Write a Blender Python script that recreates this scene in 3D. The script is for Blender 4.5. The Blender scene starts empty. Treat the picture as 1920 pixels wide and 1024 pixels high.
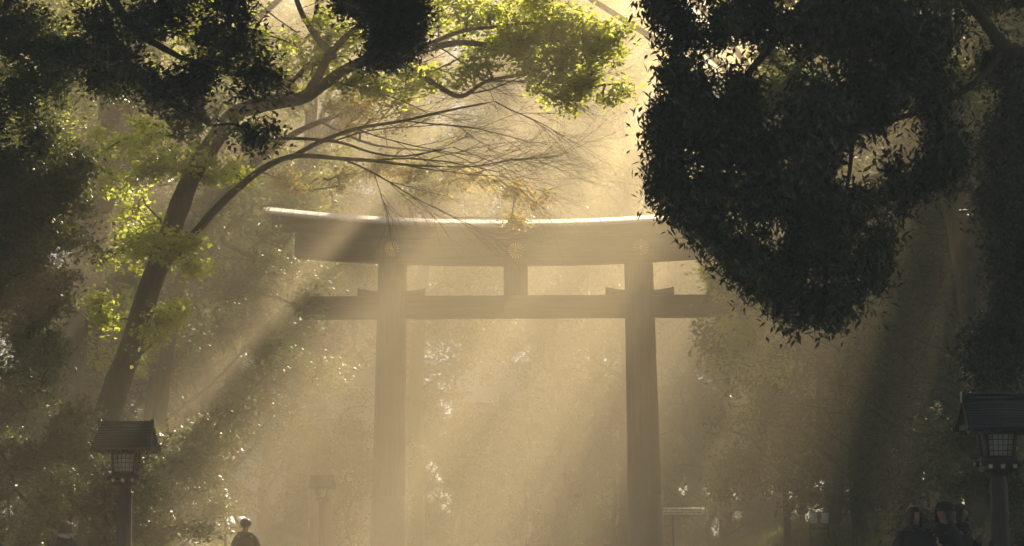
import bpy, math, random
import numpy as np
from mathutils import Vector, Matrix
C = bpy.context.scene
col = C.collection
rng = np.random.default_rng(7)
random.seed(7)
F = 3733.0; CAMZ = 1.65
PITCH = math.atan((968-512)/F)
cp, sp = math.cos(PITCH), math.sin(PITCH)
def at(px, py, Y):
    """world point seen at photo pixel px,py (1920 wide) at distance Y along the avenue"""
    u = (px-960)/F; v = (512-py)/F
    d = (u, cp - v*sp, sp + v*cp)
    s = Y/d[1]
    return np.array((d[0]*s, Y, CAMZ + d[2]*s))

# ------------------------------------------------------------------ materials
def new_mat(name):
    m = bpy.data.materials.new(name); m.use_nodes = True
    nt = m.node_tree; nt.nodes.clear()
    out = nt.nodes.new('ShaderNodeOutputMaterial')
    return m, nt, out
def N(nt, t, **kw):
    n = nt.nodes.new(t)
    for k, v in kw.items():
        if k.startswith('_'): setattr(n, k[1:], v)
        else: n.inputs[k.replace('__', ' ')].default_value = v
    return n
def ramp(nt, fac, cols):
    r = nt.nodes.new('ShaderNodeValToRGB')
    el = r.color_ramp.elements
    el[0].position = cols[0][0]; el[0].color = (*cols[0][1], 1)
    el[1].position = cols[-1][0]; el[1].color = (*cols[-1][1], 1)
    for p, c in cols[1:-1]:
        e = el.new(p); e.color = (*c, 1)
    nt.links.new(fac, r.inputs['Fac']); return r.outputs['Color']
def leaf_mat(name, cols, trans=0.4, tcol=(.5, .55, .08), rough=.32, spec=.5):
    m, nt, out = new_mat(name)
    a = nt.nodes.new('ShaderNodeAttribute'); a.attribute_name = 'var'
    c = ramp(nt, a.outputs['Fac'], cols)
    p = N(nt, 'ShaderNodeBsdfPrincipled', Roughness=rough)
    p.inputs['Specular IOR Level'].default_value = spec
    nt.links.new(c, p.inputs['Base Color'])
    t = nt.nodes.new('ShaderNodeBsdfTranslucent')
    mx = nt.nodes.new('ShaderNodeMix'); mx.data_type = 'RGBA'; mx.blend_type = 'MIX'
    mx.inputs['Factor'].default_value = .6
    nt.links.new(c, mx.inputs['A']); mx.inputs['B'].default_value = (*tcol, 1)
    nt.links.new(mx.outputs['Result'], t.inputs['Color'])
    ms = nt.nodes.new('ShaderNodeMixShader'); ms.inputs['Fac'].default_value = trans
    nt.links.new(p.outputs[0], ms.inputs[1]); nt.links.new(t.outputs[0], ms.inputs[2])
    nt.links.new(ms.outputs[0], out.inputs['Surface'])
    return m
def surf_mat(name, c1, c2, scale=4, rough=.8, stretch=(1, 1, 1), bump=.3, metallic=0, detail=6, spec=.4):
    m, nt, out = new_mat(name)
    tc = nt.nodes.new('ShaderNodeTexCoord')
    mp = nt.nodes.new('ShaderNodeMapping'); mp.inputs['Scale'].default_value = stretch
    nt.links.new(tc.outputs['Object'], mp.inputs['Vector'])
    n = N(nt, 'ShaderNodeTexNoise', Scale=scale, Detail=detail, Roughness=.62)
    nt.links.new(mp.outputs[0], n.inputs['Vector'])
    c = ramp(nt, n.outputs['Fac'], [(.3, c1), (.7, c2)])
    p = N(nt, 'ShaderNodeBsdfPrincipled', Roughness=rough, Metallic=metallic)
    p.inputs['Specular IOR Level'].default_value = spec
    nt.links.new(c, p.inputs['Base Color'])
    b = N(nt, 'ShaderNodeBump', Strength=min(bump, 1), Distance=.03 if bump < .8 else .09)
    nt.links.new(n.outputs['Fac'], b.inputs['Height']); nt.links.new(b.outputs[0], p.inputs['Normal'])
    nt.links.new(p.outputs[0], out.inputs['Surface'])
    return m
M = {}
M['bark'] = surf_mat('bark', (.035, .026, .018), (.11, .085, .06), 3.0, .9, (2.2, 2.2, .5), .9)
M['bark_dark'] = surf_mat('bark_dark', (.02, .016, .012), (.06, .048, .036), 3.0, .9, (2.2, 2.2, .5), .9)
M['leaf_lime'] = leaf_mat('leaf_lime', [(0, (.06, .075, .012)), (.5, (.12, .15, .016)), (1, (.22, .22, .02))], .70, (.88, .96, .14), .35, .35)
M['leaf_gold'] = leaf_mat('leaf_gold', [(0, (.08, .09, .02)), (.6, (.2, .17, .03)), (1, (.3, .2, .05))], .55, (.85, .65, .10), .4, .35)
M['leaf_green'] = leaf_mat('leaf_green', [(0, (.02, .035, .010)), (.6, (.045, .06, .016)), (1, (.08, .09, .02))], .34, (.35, .38, .06), .42, .55)
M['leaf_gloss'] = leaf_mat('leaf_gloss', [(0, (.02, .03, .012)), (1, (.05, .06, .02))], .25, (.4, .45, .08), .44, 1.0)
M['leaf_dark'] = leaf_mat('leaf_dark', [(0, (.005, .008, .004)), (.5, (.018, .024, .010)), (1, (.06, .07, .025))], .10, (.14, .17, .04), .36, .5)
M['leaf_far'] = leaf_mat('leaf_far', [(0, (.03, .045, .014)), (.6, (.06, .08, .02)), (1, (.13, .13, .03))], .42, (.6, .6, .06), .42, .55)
M['grass'] = leaf_mat('grass_blades', [(0, (.05, .07, .018)), (.6, (.09, .11, .03)), (1, (.2, .19, .07))], .5, (.6, .62, .12), .45, .4)
M['wood'] = surf_mat('weathered_wood', (.03, .024, .018), (.15, .115, .085), 7, .7, (1.6, 1.6, .10), .6)
M['wood_beam'] = surf_mat('weathered_beam', (.03, .024, .018), (.15, .115, .085), 7, .7, (.10, 1.6, 1.6), .6)
M['copper'] = surf_mat('copper_sheet', (.55, .50, .45), (.78, .74, .68), 6, .58, (1, 1, 1), .12, .9)
M['copper_dark'] = surf_mat('patinated_copper', (.05, .06, .055), (.12, .13, .12), 9, .33, (1, 1, 1), .15, .5)
M['gold'] = surf_mat('gilt_metal', (.75, .55, .22), (.9, .7, .32), 12, .35, (1, 1, 1), .1, .8)
M['lant_wood'] = surf_mat('dark_lantern_wood', (.012, .010, .008), (.035, .028, .022), 14, .6, (1, 1, .2), .3)
M['lant_roof'] = surf_mat('lantern_roof_sheet', (.03, .033, .038), (.07, .075, .085), 10, .28, (1, 1, 1), .15, .6)
M['white_paint'] = surf_mat('greyed_white_paint', (.28, .28, .27), (.45, .45, .44), 8, .6, (1, 1, 1), .05)  # white paint toned down to grey
M['sign_white'] = surf_mat('sign_white', (.6, .6, .58), (.8, .8, .78), 8, .6, (1, 1, 1), .05)
M['paper'] = leaf_mat('lantern_paper', [(0, (.6, .58, .5)), (1, (.7, .68, .6))], .5, (.8, .76, .64), .7, .2)
M['stone'] = surf_mat('grey_stone', (.16, .15, .14), (.34, .32, .30), 6, .8, (1, 1, 1), .3)
M['gravel'] = surf_mat('pale_gravel', (.22, .20, .17), (.45, .42, .37), 9, .75, (1, 1, 1), .6)
M['soil'] = surf_mat('mossy_soil', (.03, .035, .015), (.08, .075, .035), 1.2, .95, (1, 1, 1), .6)
M['plaster'] = surf_mat('pale_plaster', (.6, .57, .5), (.78, .75, .68), 2, .8, (1, 1, 1), .05)
M['tile'] = surf_mat('glazed_roof_tile', (.5, .54, .56), (.75, .78, .8), 3, .4, (1, 1, 1), .1, .3, spec=.8)  # base colour lightened to stand in for missing sun glare
M['skin'] = surf_mat('skin', (.26, .15, .10), (.34, .20, .14), 20, .5, (1, 1, 1), .05)
M['hair_black'] = surf_mat('black_hair', (.012, .01, .008), (.04, .03, .02), 60, .45, (1, 1, .1), .5)
M['hair_red'] = surf_mat('auburn_hair', (.03, .010, .006), (.09, .025, .01), 60, .45, (1, 1, .1), .5)
M['navy'] = surf_mat('navy_cloth', (.010, .013, .022), (.03, .035, .05), 40, .85)
M['blackcloth'] = surf_mat('black_cloth', (.008, .008, .009), (.022, .022, .024), 40, .85)
M['browncloth'] = surf_mat('brown_cloth', (.03, .022, .016), (.06, .045, .033), 40, .85)
M['scarf'] = surf_mat('pale_scarf', (.3, .3, .3), (.5, .5, .5), 40, .85)
M['whitecloth'] = surf_mat('white_cloth', (.7, .7, .7), (.85, .85, .84), 20, .85)
M['leather'] = surf_mat('dark_leather', (.012, .01, .009), (.03, .025, .02), 30, .4)
M['ink'] = surf_mat('ink', (.03, .03, .035), (.06, .06, .07), 20, .6)

# ------------------------------------------------------------------ mesh helpers
class MB:
    def __init__(s): s.v = []; s.f = []; s.m = []; s.n = 0; s.var = []
    def add(s, v, f, mi=0, var=None):
        v = np.asarray(v, float).reshape(-1, 3); f = np.asarray(f, int)
        s.v.append(v); s.f.append((f + s.n)); s.m.append(np.full(len(f), mi)); s.n += len(v)
        s.var.append(np.zeros(len(f)) if var is None else var)
        return s
    def box(s, x0, x1, y0, y1, z0, z1, mi=0, tf=None):
        v = np.array([(x0,y0,z0),(x1,y0,z0),(x1,y1,z0),(x0,y1,z0),(x0,y0,z1),(x1,y0,z1),(x1,y1,z1),(x0,y1,z1)], float)
        if tf is not None: v = np.array([tf(p) for p in v])
        return s.add(v, [(0,3,2,1),(4,5,6,7),(0,1,5,4),(1,2,6,5),(2,3,7,6),(3,0,4,7)], mi)
    def tube(s, P, R, seg=6, mi=0, cap=True, wob=0):
        P = np.asarray(P, float); k = len(P); R = np.asarray(R, float)
        T = np.gradient(P, axis=0); T /= np.linalg.norm(T, axis=1)[:, None] + 1e-9
        ref = np.array((0, 0, 1.)) if abs(T[0][2]) < .8 else np.array((0, 1., 0))
        a = np.cross(T[0], ref); a /= np.linalg.norm(a)
        ang = np.arange(seg)*2*math.pi/seg
        V = []
        for i in range(k):
            a = a - T[i]*np.dot(a, T[i]); a /= np.linalg.norm(a) + 1e-9
            b = np.cross(T[i], a)
            rr = R[i]*(1 + (wob*np.sin(ang*3 + i*.7) if wob else 0))
            V.append(P[i] + (np.cos(ang)*rr)[:, None]*a + (np.sin(ang)*rr)[:, None]*b)
        V = np.concatenate(V); fs = []
        i, j = np.meshgrid(np.arange(k-1), np.arange(seg), indexing='ij')
        j2 = (j+1) % seg
        fs = np.stack([i*seg+j, i*seg+j2, (i+1)*seg+j2, (i+1)*seg+j], -1).reshape(-1, 4)
        s.add(V, fs, mi)
        return s
    def build(s, name, mats, parent=None, smooth=False, loc=None):
        me = bpy.data.meshes.new(name)
        V = np.concatenate(s.v); Fq = np.concatenate(s.f)
        if loc is not None: V = V - np.asarray(loc)
        me.vertices.add(len(V)); me.vertices.foreach_set('co', V.astype(np.float32).ravel())
        k = Fq.shape[1]
        me.loops.add(len(Fq)*k); me.loops.foreach_set('vertex_index', Fq.astype(np.int32).ravel())
        me.polygons.add(len(Fq))
        me.polygons.foreach_set('loop_start', np.arange(len(Fq), dtype=np.int32)*k)
        me.polygons.foreach_set('loop_total', np.full(len(Fq), k, dtype=np.int32))
        me.polygons.foreach_set('material_index', np.concatenate(s.m).astype(np.int32))
        if smooth: me.polygons.foreach_set('use_smooth', np.ones(len(Fq), dtype=bool))
        var = np.concatenate(s.var)
        if var.any():
            at_ = me.attributes.new('var', 'FLOAT', 'FACE'); at_.data.foreach_set('value', var.astype(np.float32))
        me.update(calc_edges=True)
        for m in (mats if isinstance(mats, (list, tuple)) else [mats]): me.materials.append(m)
        o = bpy.data.objects.new(name, me); col.objects.link(o)
        if parent is not None:
            o.parent = parent
        if loc is not None and parent is None: o.location = loc
        return o
def bevel(o, w=.01, seg=2):
    b = o.modifiers.new('bevel', 'BEVEL'); b.width = w; b.segments = seg; b.limit_method = 'ANGLE'
def thing(name, label, cat, loc=(0, 0, 0), rz=0, group=None):
    o = bpy.data.objects.new(name, None); col.objects.link(o); o.empty_display_size = .3
    o.location = [float(c) for c in loc]; o.rotation_euler.z = rz
    return tag(o, label, cat, group)
def tag(o, label, cat, group=None):
    o['label'] = label; o['category'] = cat
    if group: o['group'] = group
    return o
def copy_tree(o, parent=None):
    c = o.copy(); col.objects.link(c)
    if parent is not None: c.parent = parent
    for ch in list(o.children): copy_tree(ch, c)
    return c
def unit(a): return a/(np.linalg.norm(a, axis=-1, keepdims=True)+1e-9)

# ------------------------------------------------------------------ leaves, twigs, trees
def leafset(mb, P, L, W, droop=0., upbias=.6, mi=0, varbase=None, fold=.2):
    n = len(P)
    d = rng.normal(size=(n, 3)); d[:, 2] *= .55; d = unit(d); d[:, 2] -= droop; d = unit(d)
    nn = rng.normal(size=(n, 3)); nn[:, 2] = np.abs(nn[:, 2]) + upbias*2; nn = unit(nn)
    s_ = unit(np.cross(d, nn)); nn = np.cross(s_, d)
    l = L*rng.uniform(.65, 1.25, n)[:, None]; w = W*rng.uniform(.7, 1.2, n)[:, None]
    b = P - d*l*.5; t = P + d*l*.5; m = P - d*l*.06
    v = np.stack([b, m + s_*w*.5 + nn*w*fold, t, m - s_*w*.5 + nn*w*fold], 1).reshape(-1, 3)
    f = np.arange(n*4).reshape(-1, 4)
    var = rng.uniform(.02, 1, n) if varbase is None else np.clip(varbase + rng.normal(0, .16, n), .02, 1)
    mb.add(v, f, mi, var)
def blob_points(c, r, n, lump=.35, k=None, seed=None):
    """clump centres inside an uneven ellipsoid: gathered round sub-lumps, more on the outside, with gaps"""
    k = k or max(5, n//8)
    u = unit(rng.normal(size=(k, 3))); rad = rng.uniform(.12, 1.2, k)**.6
    sub = u*rad[:, None]; size = rng.uniform(.4, 1.25, k)
    pick = rng.choice(k, n, p=size**1.5/np.sum(size**1.5))
    p = sub[pick] + rng.normal(size=(n, 3))*lump*.5*size[pick][:, None]
    return np.asarray(c) + p*np.asarray(r)
def grow_twigs(mb, skel, targets, rtip=.008, rmax=.12, mi=1, jit=.12, expo=.5, seg=4, sag=.1):
    """join every leaf clump to the nearest branch; radii from the number of tips carried"""
    pts = [np.asarray(p) for p in skel]; par = [-1]*len(pts)
    A = np.zeros((len(pts)+len(targets)*5+5, 3)); A[:len(pts)] = pts; n = len(pts)
    par = np.full(len(A), -1)
    d0 = np.min(np.linalg.norm(targets[:, None, :] - A[None, :n:max(1, n//60)], axis=2), axis=1)
    order = np.argsort(d0)
    load = np.zeros(len(A)); chains = []
    for t in order:
        c = targets[t]
        df = A[:n] - c
        dd = np.sqrt((df**2).sum(1)) + np.maximum(df[:, 2], 0)*.35
        q = int(np.argmin(dd)); q0 = A[q]; L = np.linalg.norm(c-q0)
        if L < .03: continue
        k = 2 if L < .6 else (3 if L < 1.5 else 5)
        off = rng.normal(size=3)*jit*L; off[2] += sag*L
        ids = [q]
        for i in range(1, k+1):
            s = i/k; p = q0*(1-s) + c*s + off*4*s*(1-s)*.5 + (rng.normal(size=3)*jit*.15*L if i < k else 0)
            A[n] = p; par[n] = ids[-1]; ids.append(n); n += 1
        chains.append(ids)
        j = ids[-1]
        while j != -1: load[j] += 1; j = par[j]
    for ids in chains:
        R = [min(rmax, rtip*max(load[i], 1)**expo) for i in ids]
        R[0] = min(R[0], R[1]*1.25)
        mb.tube(A[ids], R, seg, mi)
def limb_pts(spec):
    """smooth a polyline of (x,y,z) points"""
    P = np.asarray(spec, float); k = len(P); out = []
    for i in range(k-1):
        p0 = P[max(i-1, 0)]; p1 = P[i]; p2 = P[i+1]; p3 = P[min(i+2, k-1)]
        for t in np.linspace(0, 1, 6)[:-1]:
            out.append(.5*((2*p1)+(-p0+p2)*t+(2*p0-5*p1+4*p2-p3)*t*t+(-p0+3*p1-3*p2+p3)*t**3))
    out.append(P[-1]); return np.array(out)
def grow_bare(mb, p, d, L, r, depth, out, up=.0, mi=0, spread=.55, leafy=None, pref=None):
    k = 7; P = [p]; R = [r]; cur = unit(rng.normal(size=3))*.12
    if pref is not None: cur = cur + pref
    for i in range(k):
        d = unit(d + cur*.22 + rng.normal(size=3)*.07 + np.array((0, 0, up*.05)))
        P.append(P[-1] + d*L/k); R.append(r*(1-.62*(i+1)/k))
    mb.tube(P, R, 5 if r > .02 else 3, mi)
    out.append(P[-1])
    if depth > 0:
        for i in range(2, k+1):
            for _ in range(1 if rng.random() < .8 else 2):
                a = unit(np.cross(d, rng.normal(size=3))); a[1] *= .6
                dd = unit(unit(P[i]-P[i-1]) + a*spread*rng.uniform(.6, 1.3))
                grow_bare(mb, P[i], dd, L*rng.uniform(.42, .68), R[i]*.62, depth-1, out, up, mi, spread, leafy, pref)
def Bp(px, py, Y, rx, ry, rd, n, **kw):
    k = Y/F
    return (at(px, py, Y), (rx*k, rd, ry*k), n, kw)
def make_tree(name, label, limbs, blobs, leaf, cat='tree', group=None, bark='bark', L=.11, W=.055, per=40, rc=.32, droop=.1, up=.6,
              lump=.35, twig=(.008, .1), bare=None, keepout=None, flat=.75, base=None, varb=True, sag=.1):
    """limbs: list of (points, r0, r1); the first is the trunk.  blobs: (centre, radii, clumps, options)"""
    global rng
    base = limbs[0][0][0] if base is None else base
    rng_keep = rng; rng = np.random.default_rng(int(abs(base[0])*97 + abs(base[1])*31 + len(blobs)*7 + per))
    root = thing(name, label, cat, base, group=group)
    b = np.asarray(root.location)
    skel = []
    for i, (pts, r0, r1) in enumerate(limbs):
        P = limb_pts(pts); k = len(P)
        R = r0 + (r1-r0)*np.linspace(0, 1, k)**.85
        if i == 0: R[:3] *= np.array((1.45, 1.2, 1.07))[:len(R[:3])]
        R = R*(1+rng.normal(0, .03, k)); R[-1] = .004; R[-2] *= .6
        mb = MB(); mb.tube(P-b, R, 14 if r0 > .12 else 8, 0, wob=.05)
        mb.build('trunk' if i == 0 else 'limb', M[bark], root, smooth=True)
        skel.append(P)
    skel = np.concatenate(skel)
    if blobs:
        mb = MB(); T = []; V = []
        for (c, r, n, kw) in blobs:
            p = blob_points(c, r, n, kw.get('lump', lump)); T.append(p)
            V.append(np.full(n, kw.get('v', .5)) + rng.normal(0, .12, n))
        T = np.concatenate(T); V = np.concatenate(V)
        if keepout is not None:
            ok = keepout(T); T = T[ok]; V = V[ok]
        grow_twigs(mb, skel-b, T-b, twig[0], twig[1], sag=sag)
        n = len(T)*per
        idx = np.repeat(np.arange(len(T)), per)
        rr = rc*rng.uniform(.5, 1.2, len(T))
        off = rng.normal(size=(n, 3))*rr[idx][:, None]*np.array((1, 1, flat))*.62
        leafset(mb, T[idx]-b+off, L, W, droop, up, 0, V[idx])
        mb.build('crown', [M[leaf], M[bark]], root)
    if bare:
        mb = MB(); tips = []
        for (p, d, Ln, r, dep, upv, pref) in bare:
            grow_bare(mb, np.asarray(p)-b, unit(np.asarray(d, float)), Ln, r, dep, tips, upv, pref=pref)
        mb.build('bare_branch', M[bark], root, smooth=True)
    rng = rng_keep
    return root

#==BODY==
SKY_STRENGTH = .05; EXPOSURE = 2.4
HAZE_DENS = .0100; HAZE_COL = (.95, .80, .54); HAZE_G = .33
# ------------------------------------------------------------------ world, sun, camera
EL, AZ = math.radians(32), math.radians(20)
S = Vector((math.sin(AZ)*math.cos(EL), math.cos(AZ)*math.cos(EL), math.sin(EL)))
w = bpy.data.worlds.new("World"); C.world = w; w.use_nodes = True
nt = w.node_tree; bg = nt.nodes['Background']
sky = nt.nodes.new('ShaderNodeTexSky'); sky.sky_type = 'NISHITA'; sky.sun_disc = False
sky.sun_elevation = EL; sky.sun_rotation = AZ; sky.dust_density = .2; sky.air_density = .7
nt.links.new(sky.outputs[0], bg.inputs[0]); bg.inputs[1].default_value = SKY_STRENGTH
sl = bpy.data.lights.new('sun', 'SUN'); sl.energy = 5.0; sl.angle = math.radians(.5); sl.color = (1, .85, .62)
so = bpy.data.objects.new('sun', sl); col.objects.link(so); so.rotation_euler = S.to_track_quat('Z', 'Y').to_euler()
so.location = (20, 60, 60)
cd = bpy.data.cameras.new('camera'); co = bpy.data.objects.new('camera', cd); col.objects.link(co); C.camera = co
cd.sensor_width = 36; cd.lens = F/1920*36; cd.clip_end = 2000; cd.clip_start = .1
co.location = (0, 0, CAMZ)
co.matrix_world = Matrix.Translation((0, 0, CAMZ)) @ Matrix.Rotation(math.pi/2 + PITCH, 4, 'X') @ Matrix.Rotation(math.radians(-.3), 4, 'Z')
C.view_settings.view_transform = 'Standard'; C.view_settings.look = 'None'
C.view_settings.exposure = EXPOSURE; C.view_settings.gamma = 1
cy = C.cycles
cy.max_bounces = 7; cy.diffuse_bounces = 4; cy.glossy_bounces = 2; cy.transmission_bounces = 3; cy.volume_bounces = 0
cy.transparent_max_bounces = 6; cy.use_denoising = True; cy.sample_clamp_indirect = 2.0; cy.sample_clamp_direct = .6
cy.use_adaptive_sampling = True; cy.adaptive_threshold = 0.02

# haze: one closed box of even air round everything
hz = MB().box(-62, 62, -45, 172, -1.4, 45).build('haze', None or M['soil'])
m, nt, out = new_mat('haze_air')
pv = nt.nodes.new('ShaderNodeVolumePrincipled')
pv.inputs['Color'].default_value = (*HAZE_COL, 1); pv.inputs['Density'].default_value = HAZE_DENS; pv.inputs['Anisotropy'].default_value = HAZE_G
nt.links.new(pv.outputs[0], out.inputs['Volume'])
hz.data.materials.clear(); hz.data.materials.append(m); hz['kind'] = 'stuff'; hz['label'] = 'warm sunlit haze filling the avenue'

# ------------------------------------------------------------------ ground
def sst(a, b, x):
    t = np.clip((x-a)/(b-a), 0, 1); return t*t*(3-2*t)
def ground_z(x, y):
    x = np.asarray(x, float); y = np.asarray(y, float)
    wl = 7.2 + .0*y; wr = 6.3 + .02*np.maximum(y-40, 0)
    far = 1-sst(84, 98, y)
    hl = 1.12*sst(0, 3.4, -x-wl)*far; hr = 1.2*sst(0, 3.6, x-wr)*far
    n = .08*np.sin(x*1.3+y*.21)+.06*np.sin(y*.9-x*.4)+.05*np.sin(x*2.9+1)*np.sin(y*.53)
    return (hl + hr)*(1 + n) + .35*sst(16, 34, np.abs(x))*(1-far)
xs = np.concatenate([np.linspace(-61, -22, 27), np.linspace(-21, 21, 127), np.linspace(22, 61, 27)])
ys = np.concatenate([np.linspace(-44, 20, 30), np.linspace(21, 112, 150), np.linspace(114, 171, 30)])
X, Y = np.meshgrid(xs, ys, indexing='ij')
V = np.stack([X, Y, ground_z(X, Y)-.03], -1).reshape(-1, 3)
nx, ny = len(xs), len(ys)
i, j = np.meshgrid(np.arange(nx-1), np.arange(ny-1), indexing='ij')
fq = np.stack([i*ny+j, (i+1)*ny+j, (i+1)*ny+j+1, i*ny+j+1], -1).reshape(-1, 4)
g = MB().add(V, fq).build('ground', M['soil'], smooth=True); g['kind'] = 'structure'
# gravel avenue opening into a wide court behind the gate
mb = MB(); ys2 = np.linspace(-44, 112, 118)
left = -np.where(ys2 < 88, 6.9, 6.9 + (ys2-88)*1.2); right = np.where(ys2 < 88, 6.1, 6.1 + (ys2-88)*.9)
left = np.maximum(left, -24); right = np.minimum(right, 24)
V = []; 
for a, (xl, xr, yy) in enumerate(zip(left, right, ys2)):
    for t in np.linspace(0, 1, 13):
        x = xl + (xr-xl)*t; V.append((x, yy, .012 + .02*math.cos((t-.5)*math.pi)))
i, j = np.meshgrid(np.arange(len(ys2)-1), np.arange(12), indexing='ij')
mb.add(V, np.stack([i*13+j, i*13+j+1, (i+1)*13+j+1, (i+1)*13+j], -1).reshape(-1, 4))
g = mb.build('gravel_path', M['gravel'], smooth=True); g['kind'] = 'structure'

# ------------------------------------------------------------------ torii gate
def sweep(mb, xs, sec, curve, mi=0):
    """sec: list of (y, z) section points; curve(x) -> z offset; ends closed"""
    k = len(sec); V = [(x, y, z + curve(x)) for x in xs for (y, z) in sec]; n = len(xs)
    f = [(i*k+j, (i+1)*k+j, (i+1)*k+(j+1) % k, i*k+(j+1) % k) for i in range(n-1) for j in range(k)]
    mb.add(V, f, mi)
    for e, rev in ((0, False), (n-1, True)):
        b = e*k
        for q in range(0, k-2, 2):
            t = (b, b+q+1, b+q+2, b+(q+3) % k) if (q+3) <= k else (b, b+q+1, b+q+2, b)
            vv = np.array([V[a] for a in t]); 
            mb.add(vv, [(3, 2, 1, 0) if rev else (0, 1, 2, 3)], mi)
TX, TY = at(967, 900, 71)[0], 71.0
Z = lambda py: at(960, py, TY)[2]
gate = thing('torii_gate', 'huge weathered wooden shrine gate with two round pillars, upswept double lintel and gilt flower crests', 'torii gate', (TX, TY, 0))
zs0, zs1, zk = Z(497), Z(453), Z(431)
for s in (-1, 1):
    xb = s*4.56; xt = s*4.42; P = []; R = []
    for t in np.linspace(0, 1, 14):
        P.append((xb+(xt-xb)*t, 0, .3+(zs0+.02-.3)*t)); R.append(.625-.11*t)
    c = MB().tube(P, R, 40).build('pillar', M['wood'], gate, smooth=True)
    sh = MB().tube([(xb, 0, .35), (xb-s*.006, 0, 1.2), (xb-s*.02, 0, 2.36), (xb-s*.02, 0, 2.37)], [.648, .64, .632, .60], 40).build('copper_sleeve', M['copper_dark'], c, smooth=True)
    MB().tube([(xb, 0, 0), (xb, 0, .30), (xb, 0, .52), (xb, 0, .60), (xb, 0, .601)], [.98, .96, .86, .70, .3], 36).build('stone_footing', M['stone'], c, smooth=True)
    for q in (-1, 1):   # wedges over the tie beam
        z0 = Z(556)+.004; zz = [Z(545), Z(543.5), Z(540)]
        x0 = xb*.975 + q*.50; mb = MB(); k = 6
        for a in range(k):
            t0, t1 = a/k, (a+1)/k
            h0 = z0+.20+.11*t0*t0; h1 = z0+.20+.11*t1*t1
            xa, xc = x0+q*.72*t0, x0+q*.72*t1
            V = [(xa,-.17,z0),(xc,-.17,z0),(xc,.17,z0),(xa,.17,z0),(xa,-.17,h0),(xc,-.17,h1),(xc,.17,h1),(xa,.17,h0)]
            fs = [(0,3,2,1),(4,5,6,7),(0,1,5,4),(2,3,7,6)] + ([(3,0,4,7)] if a == 0 else []) + ([(1,2,6,5)] if a == k-1 else [])
            mb.add(V, fs)
        mb.build('wedge', M['wood_beam'], gate)
L1 = 8.25
crv = lambda x: .40*(abs(x)/8.9)**2.1
crk = lambda x: .52*(abs(x)/8.9)**2.1
xs_ = np.linspace(-7.9, 7.9, 41)
mb = MB(); sweep(mb, xs_, [(-.44, zs0), (.44, zs0), (.46, zs1-.002), (-.46, zs1-.002)], crv)
bm_ = mb.build('lower_lintel', M['wood_beam'], gate)
mb = MB(); xs_ = np.linspace(-8.72, 8.72, 49)
sweep(mb, xs_, [(-.52, zs1), (.52, zs1), (.64, zk), (-.64, zk)], crk)
tb = mb.build('upper_lintel', M['wood_beam'], gate)
mb = MB(); xs_ = np.linspace(-8.95, 8.95, 61)
sweep(mb, xs_, [(-.80, zk+.004), (.80, zk+.004), (.80, zk+.05), (0, zk+.36), (0, zk+.362), (-.80, zk+.05)], crk)
for x in np.arange(-8.8, 8.81, .44):   # standing seams
    z0 = crk(x)
    for q in (-1, 1):
        v = np.array([(x-.012, q*.81, zk+.045+z0), (x+.012, q*.81, zk+.045+z0), (x+.012, q*.02, zk+.352+z0), (x-.012, q*.02, zk+.352+z0)])
        v2 = v + np.array((0, 0, .022))
        mb.add(np.concatenate([v, v2]), [(0,3,2,1),(4,5,6,7),(0,1,5,4),(1,2,6,5),(2,3,7,6),(3,0,4,7)])
mb.build('copper_roof', M['copper'], gate)
zn0, zn1 = Z(597), Z(555)
nk = MB().box(-7.62, 7.62, -.24, .24, zn0, zn1).build('tie_beam', M['wood_beam'], gate); bevel(nk, .02)
gz = MB().box(-.43, .43, -.2, .2, zn1, zs0+.004).build('centre_strut', M['wood'], gate); bevel(gz, .02)
for x in (-4.43, 0, 4.48):
    mb = MB(); zc = Z(473) + crv(x); y0 = -.475
    for k in range(16):
        a = k*math.pi/8; d = np.array((math.cos(a), math.sin(a))); s_ = np.array((-d[1], d[0]))
        pts = [(.07, .008), (.15, .018), (.235, .027), (.27, .021), (.285, .0)]
        for (r0, w0), (r1, w1) in zip(pts[:-1], pts[1:]):
            q = [d*r0-s_*w0, d*r1-s_*w1, d*r1+s_*w1, d*r0+s_*w0]
            c0, c1 = d*r0, d*r1; e0, e1 = .02+.9*w0, .02+.9*w1
            V = [(x+q[0][0], y0, zc+q[0][1]), (x+q[1][0], y0, zc+q[1][1]), (x+c1[0], y0-e1, zc+c1[1]), (x+c0[0], y0-e0, zc+c0[1]),
                 (x+q[3][0], y0, zc+q[3][1]), (x+q[2][0], y0, zc+q[2][1])]
            mb.add(V, [(0, 3, 2, 1), (3, 4, 5, 2)])
    th = np.linspace(0, 2*math.pi, 17)[:-1]
    V = [(x+.065*math.cos(t), y0-.03, zc+.065*math.sin(t)) for t in th] + [(x, y0-.055, zc)]
    mb.add(V, [(16, (i+1) % 16, i, i) for i in range(16)])
    V = [(x+.07*math.cos(t), yy, zc+.07*math.sin(t)) for yy in (y0+.02, y0-.03) for t in th]
    mb.add(V, [(i, (i+1) % 16, 16+(i+1) % 16, 16+i) for i in range(16)])
    mb.build('flower_crest', M['gold'], gate)

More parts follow.
